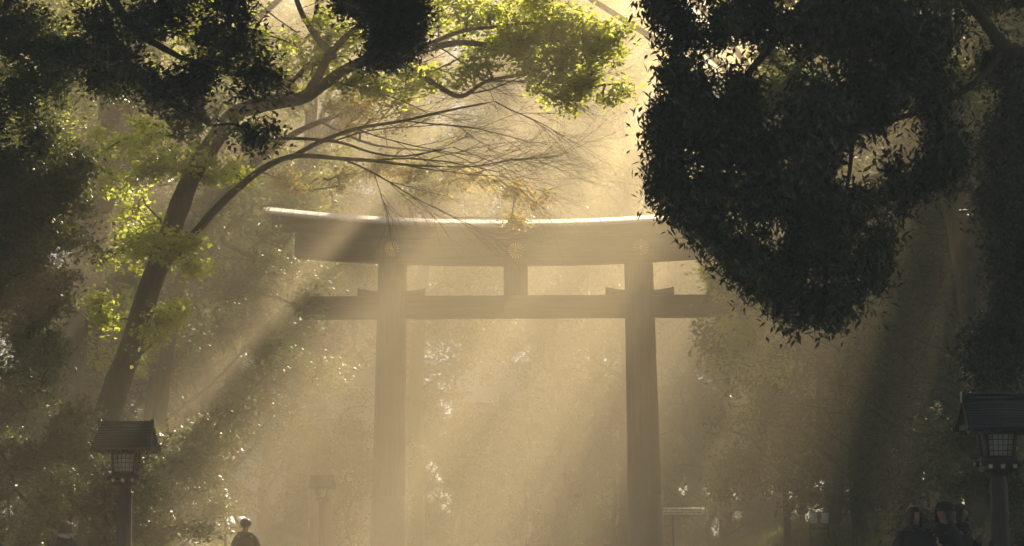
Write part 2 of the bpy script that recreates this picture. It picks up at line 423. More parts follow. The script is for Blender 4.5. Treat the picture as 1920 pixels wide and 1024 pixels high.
# ------------------------------------------------------------------ lanterns
def make_lantern(label, loc, rz=0.):
    t = thing('wooden_lantern', label, 'lantern', loc, rz, 'roofed lanterns along the avenue')
    p = MB(); p.tube([(0,0,0),(0,0,.25),(0,0,1.2),(0,0,2.0),(0,0,2.06),(0,0,2.10),(0,0,2.14)], [.118,.116,.110,.106,.085,.085,.15], 8)
    p = p.build('post', M['lant_wood'], t); p.rotation_euler.z = math.pi/8; bevel(p, .008)
    mb = MB(); mb.tube([(0,0,0),(0,0,.10),(0,0,.16)], [.24,.23,.14], 4); b = mb.build('plinth', M['stone'], t); b.rotation_euler.z = math.pi/4
    mb = MB(); 
    mb.box(-.175,.175,-.175,.175,2.14,2.20)
    for q in (-.17, 0, .17):
        mb.box(q*.85-.032,q*.85+.032,-.235,.235,2.162,2.235); 
    for q in (-.172, .172): mb.box(-.237,.237,q*.85-.033,q*.85+.033,2.20,2.27)
    mb.box(-.185,.185,-.185,.185,2.262,2.29)
    br = mb.build('bracket', M['lant_wood'], t)
    for q in (-.17, 0, .17):
        for s in (-1, 1): MB().box(q*.85-.021,q*.85+.021,s*.236-.004,s*.236+.004,2.176,2.221).build('white_beam_end', M['white_paint'], br)
    for q in (-.172, .172):
        for s in (-1, 1): MB().box(s*.238-.004,s*.238+.004,q*.85-.021,q*.85+.021,2.214,2.256).build('white_beam_end', M['white_paint'], br)
    def fr(x, y, z):   # flare of the light box
        k = (.142 + .04*(z-2.29)/.36)/.175; return (x*k, y*k, z)
    mb = MB()
    for sx in (-1, 1):
        for sy in (-1, 1):
            v = [fr(sx*.175+dx, sy*.175+dy, z) for z in (2.29, 2.66) for (dx, dy) in ((-.02,-.02),(.02,-.02),(.02,.02),(-.02,.02))]
            mb.add(v, [(0,3,2,1),(4,5,6,7),(0,1,5,4),(1,2,6,5),(2,3,7,6),(3,0,4,7)])
    for z0, z1 in ((2.29, 2.325), (2.625, 2.66)):
        for s in (-1, 1):
            v = [fr(x, s*.178+dy, z) for z in (z0, z1) for (x, dy) in ((-.157,-.012),(.157,-.012),(.157,.012),(-.157,.012))]
            mb.add(v, [(0,3,2,1),(4,5,6,7),(0,1,5,4),(1,2,6,5),(2,3,7,6),(3,0,4,7)])
            v = [fr(s*.178+dy, x, z) for z in (z0, z1) for (x, dy) in ((-.157,-.012),(.157,-.012),(.157,.012),(-.157,.012))]
            mb.add(v, [(0,1,2,3),(7,6,5,4),(0,4,5,1),(1,5,6,2),(2,6,7,3),(3,7,4,0)])
    lb = mb.build('light_box', M['lant_wood'], t)
    for ang in range(4):
        R_ = Matrix.Rotation(ang*math.pi/2, 3, 'Z')
        mb = MB()
        v = [R_ @ Vector(fr(x, -.165+dy, z)) for z in (2.32, 2.63) for (x, dy) in ((-.156,-.002),(.156,-.002),(.156,.002),(-.156,.002))]
        mb.add([tuple(a) for a in v], [(0,3,2,1),(4,5,6,7),(0,1,5,4),(1,2,6,5),(2,3,7,6),(3,0,4,7)])
        pn = mb.build('paper_pane', M['paper'], lb)
        mb = MB()
        for q in (-.094, -.031, .031, .094):
            v = [R_ @ Vector(fr(q+x, -.172+dy, z)) for z in (2.326, 2.624) for (x, dy) in ((-.0035,-.004),(.0035,-.004),(.0035,.004),(-.0035,.004))]
            mb.add([tuple(a) for a in v], [(0,3,2,1),(4,5,6,7),(0,1,5,4),(1,2,6,5),(2,3,7,6),(3,0,4,7)])
        for zc in (2.385, 2.45, 2.515, 2.58):
            v = [R_ @ Vector(fr(x, -.1705+dy, z)) for z in (zc-.0035, zc+.0035) for (x, dy) in ((-.155,-.004),(.155,-.004),(.155,.004),(-.155,.004))]
            mb.add([tuple(a) for a in v], [(0,3,2,1),(4,5,6,7),(0,1,5,4),(1,2,6,5),(2,3,7,6),(3,0,4,7)])
        mb.build('lattice', M['lant_wood'], lb)
    # roof: concave slopes in stepped courses, gable boards, ridge
    mb = MB(); n = 10
    prof = lambda s: (.04 + .38*s, 3.0 - .335*(s**.82))     # y, z down the slope
    for s in (-1, 1):
        for i in range(n):
            y0, z0 = prof(i/n); y1, z1 = prof((i+1)/n + .012)
            hx0 = .385 + .04*(i/n)**1.5; hx1 = .385 + .04*((i+1)/n)**1.5
            th = .014
            V = [(-hx0, s*y0, z0), (hx0, s*y0, z0), (hx1, s*y1, z1+th), (-hx1, s*y1, z1+th),
                 (-hx0, s*y0, z0-.03), (hx0, s*y0, z0-.03), (hx1, s*y1, z1-.02), (-hx1, s*y1, z1-.02)]
            mb.add(V, [(0,1,2,3),(7,6,5,4),(3,2,6,7),(0,4,5,1),(1,5,6,2),(0,3,7,4)])
    rf = mb.build('roof', M['lant_roof'], t)
    mb = MB(); mb.box(-.385,.385,-.045,.045,2.985,3.045); mb.box(-.39,.39,-.06,.06,3.045,3.062)
    for s in (-1, 1): mb.box(s*.385-.02, s*.385+.02, -.06, .06, 2.96, 3.085)
    mb.build('ridge', M['lant_roof'], rf)
    for s in (-1, 1):
        for q in (-1, 1):
            mb = MB()
            for i in range(6):
                y0, z0 = prof(i/6); y1, z1 = prof((i+1)/6)
                hx = .392+.036*((i+.5)/6)**1.5
                V = [(s*hx+dx, q*y, z) for (y, z) in ((y0, z0+.006), (y1, z1+.006), (y1, z1-.055), (y0, z0-.055)) for dx in (-.011, .011)]
                mb.add(V, [(0,2,3,1),(2,4,5,3),(4,6,7,5),(6,0,1,7),(0,6,4,2),(1,3,5,7)])
            mb.build('gable_board', M['lant_wood'], rf)
    mb = MB()
    for s in (-1, 1):
        for x in np.linspace(-.38, .38, 13): mb.box(x-.013, x+.013, min(s*.16, s*.40), max(s*.16, s*.40), 2.585, 2.622)
        mb.box(-.40, .40, min(s*.37, s*.41), max(s*.37, s*.41), 2.6225, 2.662)
    mb.box(-.38,.38,-.30,.30,2.632,2.70); mb.box(-.34,.34,-.2,.2,2.70,2.80)
    mb.build('rafter', M['lant_wood'], rf)
    return t
p = at(231, 1000, 29.2)
lan = make_lantern('roofed dark wooden lantern with squared paper panes beside the leaning tree, on the left verge', (p[0], 29.2, 0))
for (px, Y_, lb) in ((601, 67.5, 'small pale roofed lantern deep in the haze near the left pillar of the gate'),
                     (1873, 23.6, 'roofed lantern in deep shade with white beam ends beside three dark walkers')):
    c = copy_tree(lan); c.location = (at(px, 1000, Y_)[0], Y_, 0); c['label'] = lb

# ------------------------------------------------------------------ signboards
def board(mb, cx, cy, cz, w_, h_, tilt, th=.025, mi=0):
    """a board facing the camera side, leaning back by tilt from upright"""
    ct, st = math.cos(tilt), math.sin(tilt)
    V = [(cx+sx*w_/2, cy+sh*h_/2*st+dn*ct*th, cz+sh*h_/2*ct-dn*st*th) for dn in (0, 1) for (sx, sh) in ((-1,-1),(1,-1),(1,1),(-1,1))]
    mb.add(V, [(0,1,2,3),(7,6,5,4),(0,4,5,1),(1,5,6,2),(2,6,7,3),(3,7,4,0)], mi)
def make_sign(name, label, loc, rz, boards, tilt, text=False, legs=((-.3, .3),), H=.9, mat='sign_white'):
    t = thing(name, label, 'sign', loc, rz)
    mb = MB()
    for (cx, w_, h_) in boards:
        o = MB(); board(o, cx, 0, H, w_, h_, tilt); o = o.build('panel', M[mat], t)
        f = MB(); board(f, cx, .028, H-.004, w_+.05, h_+.05, tilt, .03); f.build('panel_frame', M['lant_wood'], o)
        if text:
            k = MB(); ct, st = math.cos(tilt), math.sin(tilt)
            for row in (-1, 1):
                x = -w_*.45
                while x < w_*.43:
                    l = random.uniform(.02, .07); gap = random.choice((.012, .012, .012, .05))
                    V = []
                    for dn in (-.006, .0):
                        for (xx, hh) in ((x, row*h_*.2-.03), (x+l, row*h_*.2-.03), (x+l, row*h_*.2+.03*random.uniform(.3, 1)), (x, row*h_*.2+.03)):
                            V.append((cx+xx, hh*st+dn*ct, H+hh*ct-dn*st))
                    k.add(V, [(0,1,2,3),(0,4,5,1),(1,5,6,2),(2,6,7,3),(3,7,4,0)])
                    x += l+gap
            k.build('lettering', M['ink'], o)
    lg = []
    for x in legs:
        k = MB(); k.box(x-.03, x+.03, .05, .11, -.3, H-.02); k.build('leg', M['lant_wood'], t)
    k = MB(); k.box(min(legs)-.05, max(legs)+.05, .055, .105, H-.36, H-.30); k.build('rail', M['lant_wood'], t)
    return t
def gz_(x, y): return float(ground_z(x, y))
p = at(1272, 960, 76); make_sign('notice_board', 'long pale slanted board with two lines of small print beside the right pillar', (p[0], 76, 0), 0, [(0, 1.9, .30)], .5, True, (-.25,), p[2])
p = at(1533, 974, 60); make_sign('information_stand', 'pair of small white tilted panels on a dark stand at the grassy right bank', (p[0], 60, gz_(p[0], 60)), -.25, [(-.15, .24, .36), (.16, .24, .36)], .6, False, (-.26, .26), p[2]-gz_(p[0], 60))
p = at(441, 975, 58); make_sign('information_stand', 'pair of small pale tilted panels behind the walking man on the left', (p[0], 58, gz_(p[0], 58)), .55, [(-.19, .27, .42), (.19, .27, .42)], .85, False, (-.3, .3), p[2]-gz_(p[0], 58))
p = at(1643, 958, 62); make_sign('name_plate', 'tiny pale plate on a thin post among the dark right trees', (p[0], 62, gz_(p[0], 62)), 0, [(0, .16, .10)], .9, False, (0,), p[2]-gz_(p[0], 62))

# ------------------------------------------------------------------ buildings far behind
def make_house(name, label, loc, rz, Lx, D, H, rise, over=.9):
    t = thing(name, label, 'building', loc, rz)
    MB().box(-Lx/2, Lx/2, -D/2, D/2, 0, H).build('wall', M['plaster'], t)
    mb = MB()
    for x in (-Lx/2+.09, Lx/2-.09): mb.box(x-.09, x+.09, -D/2-.03, -D/2-.004, 0, H)
    mb.box(-Lx/2-.3, Lx/2+.3, -D/2-.7, -D/2-.032, H*.62, H*.62+.12)
    mb.build('timber_frame', M['wood'], t)
    # pantiled slopes: wavy rows
    hl = Lx/2+over; hd = D/2+over; mb = MB(); n = int(2*hl/.09); rows = 24
    xs = np.linspace(-hl, hl, n); up = .5*(1+np.cos(xs/.32*2*math.pi))*.06
    for s in (-1, 1):
        V = []; 
        for r in range(rows):
            for e in (0, 1):
                t_ = (r+e)/rows; y = s*hd*t_; z = H+.1+rise*(1-t_)**1.15 + (.045 if e else 0)
                V += [(x, y, z+u) for x, u in zip(xs, up)]
        k = rows*2; i, j = np.meshgrid(np.arange(k-1), np.arange(n-1), indexing='ij')
        f = np.stack([i*n+j, i*n+j+1, (i+1)*n+j+1, (i+1)*n+j], -1).reshape(-1, 4)
        mb.add(V, f if s < 0 else f[:, ::-1])
    rf = mb.build('roof', M['tile'], t)
    mb = MB(); mb.box(-hl, hl, -.2, .2, H+rise-.05, H+rise+.4); mb.build('ridge', M['tile'], rf)
    for s in (-1, 1):
        mb = MB(); mb.add([(s*Lx/2, -D/2, H), (s*Lx/2, D/2, H), (s*Lx/2, .01, H+rise), (s*Lx/2, -.01, H+rise)], [(0, 1, 2, 3)]); mb.build('gable', M['plaster'], t)
    return t
p = at(905, 745, 116); make_house('shrine_hall', 'far hall with shining wavy tiled roof and pale wall seen through the gate', (p[0]+3.3, 116+5, 0), .05, 9.5, 7, p[2]-.4, 2.4, .5)
p = at(655, 605, 94); make_house('shrine_store', 'far building with pale gable and slanting roof edge left of the left pillar', (p[0]-2.3, 94+4, 0), math.radians(-62), 8, 5, p[2]-2.0, 2.4, .6)

# ------------------------------------------------------------------ people
def skin_mesh(name, verts, edges, radii, mat, parent=None, sub=2, root=0):
    me = bpy.data.meshes.new(name); me.from_pydata([tuple(v) for v in verts], edges, []); me.materials.append(mat)
    o = bpy.data.objects.new(name, me); col.objects.link(o)
    if parent: o.parent = parent
    sm = o.modifiers.new('skin', 'SKIN'); sm.use_smooth_shade = True
    if not me.skin_vertices: 
        bpy.context.view_layer.objects.active = o; o.select_set(True)
        bpy.ops.mesh.customdata_skin_add() if hasattr(bpy.ops.mesh, 'customdata_skin_add') else None
    sv = me.skin_vertices[0].data
    for i, r in enumerate(radii): sv[i].radius = (r, r) if not isinstance(r, tuple) else r; sv[i].use_root = (i == root)
    ss = o.modifiers.new('sub', 'SUBSURF'); ss.levels = sub; ss.render_levels = sub
    return o
def person(label, loc, rz, H, arms, coat, trousers, hair, hairlong=0., coatlen=.48, stride=.06, wide=1., cap=None, scarf=None, headturn=0., lean=0.):
    v = []; e = []; r = []
    def a(p, rad, par=None):
        v.append(np.array(p, float)*H); r.append(rad*H if not isinstance(rad, tuple) else tuple(q*H for q in rad))
        if par is not None: e.append((par, len(v)-1))
        return len(v)-1
    pel = a((0, 0, .53), (.085, .06)); wa = a((0, .0, .61), (.075, .055), pel); ch = a((0, lean*.5, .72), (.092, .062), wa); st = a((0, lean, .80), (.07, .05), ch)
    nk = a((0, lean, .848), .033, st); hd = a((0, lean+.006, .888), (.040, .046), nk); hm = a((0, lean+.004, .93), (.047, .056), hd); a((0, lean, .972), (.036, .044), hm)
    ft = np.array((math.sin(headturn), math.cos(headturn)))
    a((ft[0]*.066, lean+ft[1]*.066, .912), (.010, .010), hm)
    hips = []
    for s, f in ((-1, stride), (1, -stride)):
        hp = a((s*.052, 0, .49), (.058, .058), pel); kn = a((s*.056, f*.6+.01, .28), .036, hp); an = a((s*.056, f, .05), .024, kn); to = a((s*.06, f+.085, .018), (.026, .018), an)
    J = []
    for s, (el, wr, fd) in zip((-1, 1), arms):
        sh = a((s*.092*wide, lean, .772), .036, st); eb = a(el, .027, sh); w_ = a(wr, .019, eb)
        fd = unit(np.array(fd, float)); side = unit(np.cross(fd, (s*.3, 1, .1))); wr = np.array(wr)
        pm = a(wr+fd*.035, (.024, .013), w_)
        for q, ln in ((-.018, .036), (-.006, .044), (.006, .041), (.018, .032)):
            k1 = a(wr+fd*.058+side*q, .0055, pm); k2 = a(wr+fd*(.058+ln*.5)+side*q*1.1+np.array((0, .006, -.003)), .005, k1); a(wr+fd*(.058+ln)+side*q*1.1+np.array((0, .017, -.008)), .0045, k2)
        t1 = a(wr+fd*.03+side*.028, .006, pm); a(wr+fd*.052+side*.04, .0052, t1)
        J.append((sh, eb, w_))
    root = skin_mesh('person', v, e, r, M['skin'], None, 2, pel); root.location = [float(q) for q in loc]; root.rotation_euler.z = rz
    tag(root, label, 'person')
    # coat
    V = []; E = []; R = []
    def b(p, rad, par=None):
        V.append(np.array(p, float)); R.append(rad); 
        if par is not None: E.append((par, len(V)-1))
        return len(V)-1
    H_ = H
    c0 = b(v[ch]*1., (.108*H*wide, .078*H)); c1 = b(v[st]+np.array((0, 0, .004*H)), (.056*H*wide, .054*H), c0); b(v[nk]+np.array((0, 0, .004*H)), (.046*H, .047*H), c1)
    c2 = b(v[wa], (.098*H*wide, .075*H), c0); c3 = b((0, 0, .54*H), (.104*H*wide, .08*H), c2); b((0, 0, coatlen*H), (.108*H*wide, .085*H), c3)
    for (sh, eb, w_) in J:
        t1_ = b((v[sh][0]*.5, lean*H, .798*H), .045*H, c1); s1 = b(v[sh]+np.array((v[sh][0]*.04, 0, -.002*H)), .037*H, t1_); s2 = b(v[eb], .038*H, s1); b(v[w_]*.96+v[eb]*.04, .029*H, s2)
    R = [(q, q) if not isinstance(q, tuple) else q for q in R]
    skin_mesh('coat', V, E, R, M[coat], root, 2, 0)
    # trousers
    V = []; E = []; R = []
    p0 = b((0, 0, .525*H), (.088*H, .064*H))
    for s, f in ((-1, stride), (1, -stride)):
        q = b((s*.053*H, 0, .47*H), .064*H, p0); q = b((s*.056*H, (f*.6+.01)*H, .28*H), .045*H, q); b((s*.056*H, f*H, .075*H), .037*H, q)
    R = [(q, q) if not isinstance(q, tuple) else q for q in R]
    skin_mesh('trousers', V, E, R, M[trousers], root, 2, 0)
    for s, f in ((-1, stride), (1, -stride)):
        skin_mesh('shoe', [(s*.056*H, (f-.02)*H, .03*H), (s*.058*H, (f+.05)*H, .025*H), (s*.06*H, (f+.11)*H, .02*H)], [(0, 1), (1, 2)], [(.03*H, .03*H), (.03*H, .024*H), (.026*H, .018*H)], M['leather'], root, 2, 0)
    # hair: cap of the skull, open at the face, falling by hairlong
    mb = MB(); nu, nv = 20, 12; Vh = []
    hc = np.array((0, lean-.004, .932))*H; 
    for i in range(nv+1):
        ph = math.pi*i/nv*.78
        for j in range(nu):
            t_ = 2*math.pi*j/nu; fr_ = math.sin(t_) - (.22 if hairlong > .05 else 0)  # +1 faces forward
            rad = 1.1 + .05*math.sin(5*t_+i) ; p2 = ph
            if fr_ > .62: p2 = min(ph, math.radians(76))
            z = math.cos(p2)*.060; rr = math.sin(p2)*.058*rad
            drop = 0
            if hairlong and fr_ <= .62 and i > nv*.6: drop = (i-nv*.6)/(nv*.4)*hairlong; rr = max(rr, .052*rad)*(1+.25*drop/hairlong)
            x, y = math.cos(t_)*rr, math.sin(t_)*rr*1.1
            cx, sx = math.cos(-headturn), math.sin(-headturn)
            Vh.append(hc + np.array((x*cx-y*sx, x*sx+y*cx, z-drop))*H)
    i, j = np.meshgrid(np.arange(nv), np.arange(nu), indexing='ij')
    mb.add(Vh, np.stack([i*nu+j, (i+1)*nu+j, (i+1)*nu+(j+1) % nu, i*nu+(j+1) % nu], -1).reshape(-1, 4))
    mb.build('hair', M[hair], root, smooth=True)
    for s in (-1, 1):   # ears
        pass
    if cap:
        mb = MB(); c = hc+np.array((0, 0, .018*H))
        mb.tube([c+np.array((0, 0, z))*H for z in (-.012, 0, .03, .048, .052)], [.064*H, .066*H, .060*H, .04*H, .005*H], 18)
        cp_ = mb.build('hat', M[cap], root, smooth=True)
        mb = MB(); mb.tube([c+np.array((0, 0, z))*H for z in (-.014, -.010, -.006)], [.066*H, .088*H, .066*H], 18); mb.build('brim', M[cap], cp_, smooth=True)
    if scarf:
        th = np.linspace(0, 2*math.pi, 15)
        P = [np.array((math.cos(t_)*.05, lean+math.sin(t_)*.048, .838+.008*math.sin(t_*2)))*H for t_ in th]
        MB().tube(P, [.020*H]*15, 8).build('scarf', M[scarf], root, smooth=True)
    return root
dn = lambda s, o=.0: ((s*.135, -.01+o, .63), (s*.13, .05+o, .49), (0, .15, -1))
p = at(119, 1000, 32)
person('person in dark coat with auburn hair and pale collar beside the crisp left lantern', (p[0], 32, gz_(p[0], 32)-.0), .25, 1.63, (dn(-1), dn(1)), 'navy', 'blackcloth', 'hair_red', .015, .42, scarf='scarf', headturn=-.6)
p = at(458, 1000, 37.5)
person('man in dark jacket walking away with sunlight rimming his head', (p[0], 37.5, 0), 0, 1.66, (((-.15, 0, .63), (-.15, .04, .49), (0, .15, -1)), ((.15, 0, .63), (.155, .03, .49), (0, .15, -1))), 'browncloth', 'blackcloth', 'hair_black', 0, .47, wide=1.05)
p = at(1713, 1000, 24.2)
person('woman with long dark hair in loose black coat facing the camera in shade', (p[0], 24.2, 0), math.pi+.1, 1.77, (((-.16, .02, .64), (-.12, .09, .50), (.3, .4, -1)), ((.16, .02, .64), (.12, .09, .50), (-.3, .4, -1))), 'blackcloth', 'blackcloth', 'hair_black', .11, .36, wide=1.12, scarf='blackcloth')
p = at(1770, 1000, 24.4)
person('person in dark brimmed hat and black coat standing close beside a companion', (p[0], 24.4, 0), math.pi-.9, 1.80, (((-.15, .03, .64), (-.05, .13, .70), (.4, .4, .5)), ((.16, .03, .64), (.06, .15, .66), (-.4, .4, .3))), 'blackcloth', 'blackcloth', 'hair_black', .03, .38, cap='blackcloth', scarf='navy')
p = at(1797, 1000, 24.9)
person('bareheaded person in black coat with elbow bent behind the hatted walker', (p[0], 24.9, 0), math.pi+.9, 1.80, (((-.17, .02, .65), (-.05, .12, .74), (.3, .4, .6)), ((.17, .0, .64), (.08, .14, .62), (-.4, .4, .2))), 'blackcloth', 'navy', 'hair_black', .02, .40, scarf='blackcloth')
p = at(988, 1000, 104)
person('distant walker in a long white coat beyond the gate', (p[0], 104, 0), 0, 1.66, (dn(-1), dn(1)), 'whitecloth', 'navy', 'hair_black', 0, .26, wide=1.0)
# ------------------------------------------------------------------ trees of the avenue
def A_(*pts): return [at(*q) for q in pts]
def foot(px, Y_): 
    x = at(px, 1000, Y_)[0]; return np.array((x, Y_, gz_(x, Y_)-.1))
T = lambda *a, **k: make_tree(*a, **k)
DS = .77
A1 = lambda *p: [at(a, b, c*DS) for (a, b, c) in p]
a1 = lambda a, b, c: at(a, b, c*DS)
B1 = lambda px, py, Y, rx, ry, rd, n, **kw: Bp(px, py, Y*DS, rx, ry, rd, n, **kw)
# leaning camphor, left
T('camphor_tree', 'tall camphor tree leaning right with sunlit lime crown reaching over the gate', [
    ([foot(165, 50*DS)]+A1((190,830,50),(215,730,50),(248,640,50),(280,540,50),(322,425,50),(365,320,49.5),(418,240,49),(455,205,48.6),(510,190,48.4),(560,184,48.2),(605,160,48),(650,128,48),(710,105,47.8),(780,96,47.5),(860,80,47.2),(930,84,47),(990,70,47)), 0.30, 0.03),
    (A1((322,425,50),(350,330,50.5),(372,230,51),(385,120,51.5),(400,0,52),(420,-120,52)), 0.15, 0.06),
    (A1((575,180,48.2),(600,140,48),(622,100,48),(660,60,48),(720,20,48),(800,-20,47.6)), 0.105, 0.031),
    (A1((780,96,47.5),(860,60,47.2),(940,50,47),(1010,45,47),(1075,75,47),(1110,110,47)), 0.05, 0.014),
    (A1((730,105,47.4),(790,140,47.2),(830,165,47.1),(868,180,47),(915,152,47),(980,140,47),(1060,120,47)), 0.062, 0.023),
    (A1((628,105,48),(590,60,48.4),(560,0,49),(540,-100,49.5)), 0.085, 0.039),
    (A1((300,500,50.2),(352,450,50.4),(410,385,50),(465,335,49.5),(520,300,49),(570,290,48.5),(640,296,48),(700,300,47.6),(760,308,47.3),(840,312,47)), 0.10, 0.017),
    (A1((545,294,48.8),(600,265,48.3),(670,240,48),(760,225,47.6),(850,205,47.3),(930,190,47)), 0.054, 0.015),
    (A1((510,258,49),(570,258,48.6),(640,266,48.2),(700,285,48),(760,292,47.6),(850,275,47.3)), 0.039, 0.012),
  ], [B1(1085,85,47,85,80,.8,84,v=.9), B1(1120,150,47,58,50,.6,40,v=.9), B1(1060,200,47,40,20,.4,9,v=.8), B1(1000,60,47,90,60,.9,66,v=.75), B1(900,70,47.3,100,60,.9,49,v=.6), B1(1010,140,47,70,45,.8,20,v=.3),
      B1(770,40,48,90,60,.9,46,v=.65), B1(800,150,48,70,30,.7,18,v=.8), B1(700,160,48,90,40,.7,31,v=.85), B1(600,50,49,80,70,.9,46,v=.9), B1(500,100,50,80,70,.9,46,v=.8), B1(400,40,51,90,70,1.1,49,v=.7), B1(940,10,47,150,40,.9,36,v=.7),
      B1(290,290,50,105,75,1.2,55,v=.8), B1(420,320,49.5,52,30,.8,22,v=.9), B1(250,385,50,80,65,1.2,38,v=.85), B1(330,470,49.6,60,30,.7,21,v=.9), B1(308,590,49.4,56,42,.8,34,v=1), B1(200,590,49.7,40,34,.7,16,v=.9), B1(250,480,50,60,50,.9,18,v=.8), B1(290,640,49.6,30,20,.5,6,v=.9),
      B1(365,500,49.5,24,18,.4,9,v=.9), B1(820,-90,47.5,200,50,1.6,49), B1(560,-110,49,220,60,2,62)],
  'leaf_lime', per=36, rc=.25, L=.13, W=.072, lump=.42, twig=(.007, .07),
  bare=[(a1(840,312,47), (1,0,-.05), 2.08, 0.020, 3, .1, None), (a1(930,190,47), (1,0,-.5), 1.76, 0.016, 3, -.3, None), (a1(850,275,47.3), (1,0,-.3), 1.76, 0.013, 3, 0, None),
        (a1(640,296,48), (1,0,-.25), 2.40, 0.022, 3, -.2, None), (a1(700,300,47.6), (1,0,.15), 2.40, 0.022, 3, -.2, None), (a1(600,265,48.3), (1,0,.1), 2.40, 0.020, 3, .0, None),
        (a1(760,308,47.3), (1,0,-.35), 2.08, 0.018, 3, .4, None), (a1(760,225,47.6), (1,0,-.15), 2.40, 0.019, 3, -.3, None),
        (a1(860,178,47), (1,0,.15), 1.60, 0.018, 3, -.2, None), (a1(915,152,47), (1,0,.0), 1.76, 0.018, 3, -.2, None), (a1(790,140,47.2), (1,0,.35), 1.92, 0.018, 3, -.2, None), (a1(730,105,47.4), (1,0,-.2), 2.08, 0.019, 3, 0, None), (a1(820,85,47.2), (1,0,-.5), 1.60, 0.018, 3, 0, None), (a1(1000,40,47), (1,0,-.7), 1.44, 0.014, 3, 0, None),
        (a1(610,150,48), (1,.2,-.1), 2.08, 0.024, 3, 0, None), (a1(560,60,48.4), (-1,0,.5), 1.60, 0.016, 3, 0, None), (a1(670,240,48), (1,0,-.45), 2.72, 0.018, 3, .2, None)])
# bright leaves on the bare limb's tree, behind
T('maple_tree', 'slender maple with golden leaves behind the bare sweeping branches', [
    ([foot(285, 60)]+A_((290,850,60),(312,660,60),(345,500,60),(395,400,60),(470,310,60),(560,245,60),(660,205,60)), .30, .06),
    (A_((470,310,60),(530,335,60),(580,345,60)), .04, .015), (A_((600,225,60),(700,270,59),(850,290,58),(960,350,58)), .05, .012)],
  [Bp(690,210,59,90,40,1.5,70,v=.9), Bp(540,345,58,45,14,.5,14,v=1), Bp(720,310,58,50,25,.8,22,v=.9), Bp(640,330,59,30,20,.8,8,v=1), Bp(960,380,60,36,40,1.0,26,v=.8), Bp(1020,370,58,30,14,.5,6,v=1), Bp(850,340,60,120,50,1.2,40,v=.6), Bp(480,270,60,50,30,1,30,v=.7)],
  'leaf_gold', per=34, rc=.34, L=.13, W=.09, twig=(.006, .05))
# second trunk, left, darker
T('camphor_tree', 'thick hazy forked trunk standing between the dark left foliage and the leaning tree', [
    ([foot(95, 57)]+A_((112,860,57),(128,680,57),(165,500,57),(198,330,57),(212,170,57),(222,20,57),(225,-180,57)), .62, .3),
    (A_((198,330,57),(240,190,57),(262,70,57),(285,-60,57)), .40, .2),
    (A_((165,500,57),(100,380,57),(60,250,57)), .2, .08)],
  [Bp(160,30,58,120,80,3,150,v=.7), Bp(330,60,58,120,90,3,160,v=.75), Bp(120,-140,57,260,110,4,260), Bp(400,-160,57,200,90,3.5,200), Bp(60,300,57,90,100,2.5,130,v=.5), Bp(230,640,58,60,80,1.5,60,v=.6),
      (np.array((-6., 57, 20)), (2.6, 2.0, 1.0), 70, {}), (np.array((-1.5, 60, 21)), (1.6, 2.0, 1.0), 45, {}), (np.array((-9.5, 54, 19)), (1.6, 2.5, 1.2), 60, {}), (np.array((2.5, 58, 20.5)), (1.2, 1.6, .8), 26, {})],  # extra clumps above the frame, added to break the light into shafts
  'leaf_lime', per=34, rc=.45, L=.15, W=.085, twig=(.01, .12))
# dark foreground tree, left
T('evergreen_oak', 'dark evergreen at the left edge with small glinting leaves hanging to mid height', [
    ([foot(-330, 31)]+A_((-320,700,31),(-300,400,31),(-260,150,31),(-200,-60,31),(-120,-260,31)), .36, .16),
    (A_((-300,400,31),(-150,300,31),(-20,280,31),(60,330,31),(110,420,31)), .12, .03),
    (A_((-260,150,31),(-100,60,31),(60,60,31),(180,90,31),(280,160,30.5),(345,205,30.3),(400,236,30.2)), .12, .016),
    (A_((-320,640,31),(-160,560,31),(0,560,31),(90,620,31)), .10, .02)],
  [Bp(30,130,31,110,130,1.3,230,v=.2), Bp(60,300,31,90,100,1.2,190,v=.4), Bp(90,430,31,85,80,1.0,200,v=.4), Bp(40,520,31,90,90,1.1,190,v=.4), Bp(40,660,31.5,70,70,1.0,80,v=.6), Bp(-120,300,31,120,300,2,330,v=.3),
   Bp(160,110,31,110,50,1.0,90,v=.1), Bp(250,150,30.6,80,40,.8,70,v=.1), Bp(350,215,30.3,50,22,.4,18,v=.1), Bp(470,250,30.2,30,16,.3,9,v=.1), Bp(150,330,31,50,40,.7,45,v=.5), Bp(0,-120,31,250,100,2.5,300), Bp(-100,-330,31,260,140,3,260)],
  'leaf_gloss', bark='bark_dark', per=36, rc=.27, L=.115, W=.055, lump=.28, twig=(.005, .05), droop=.25, up=.7)
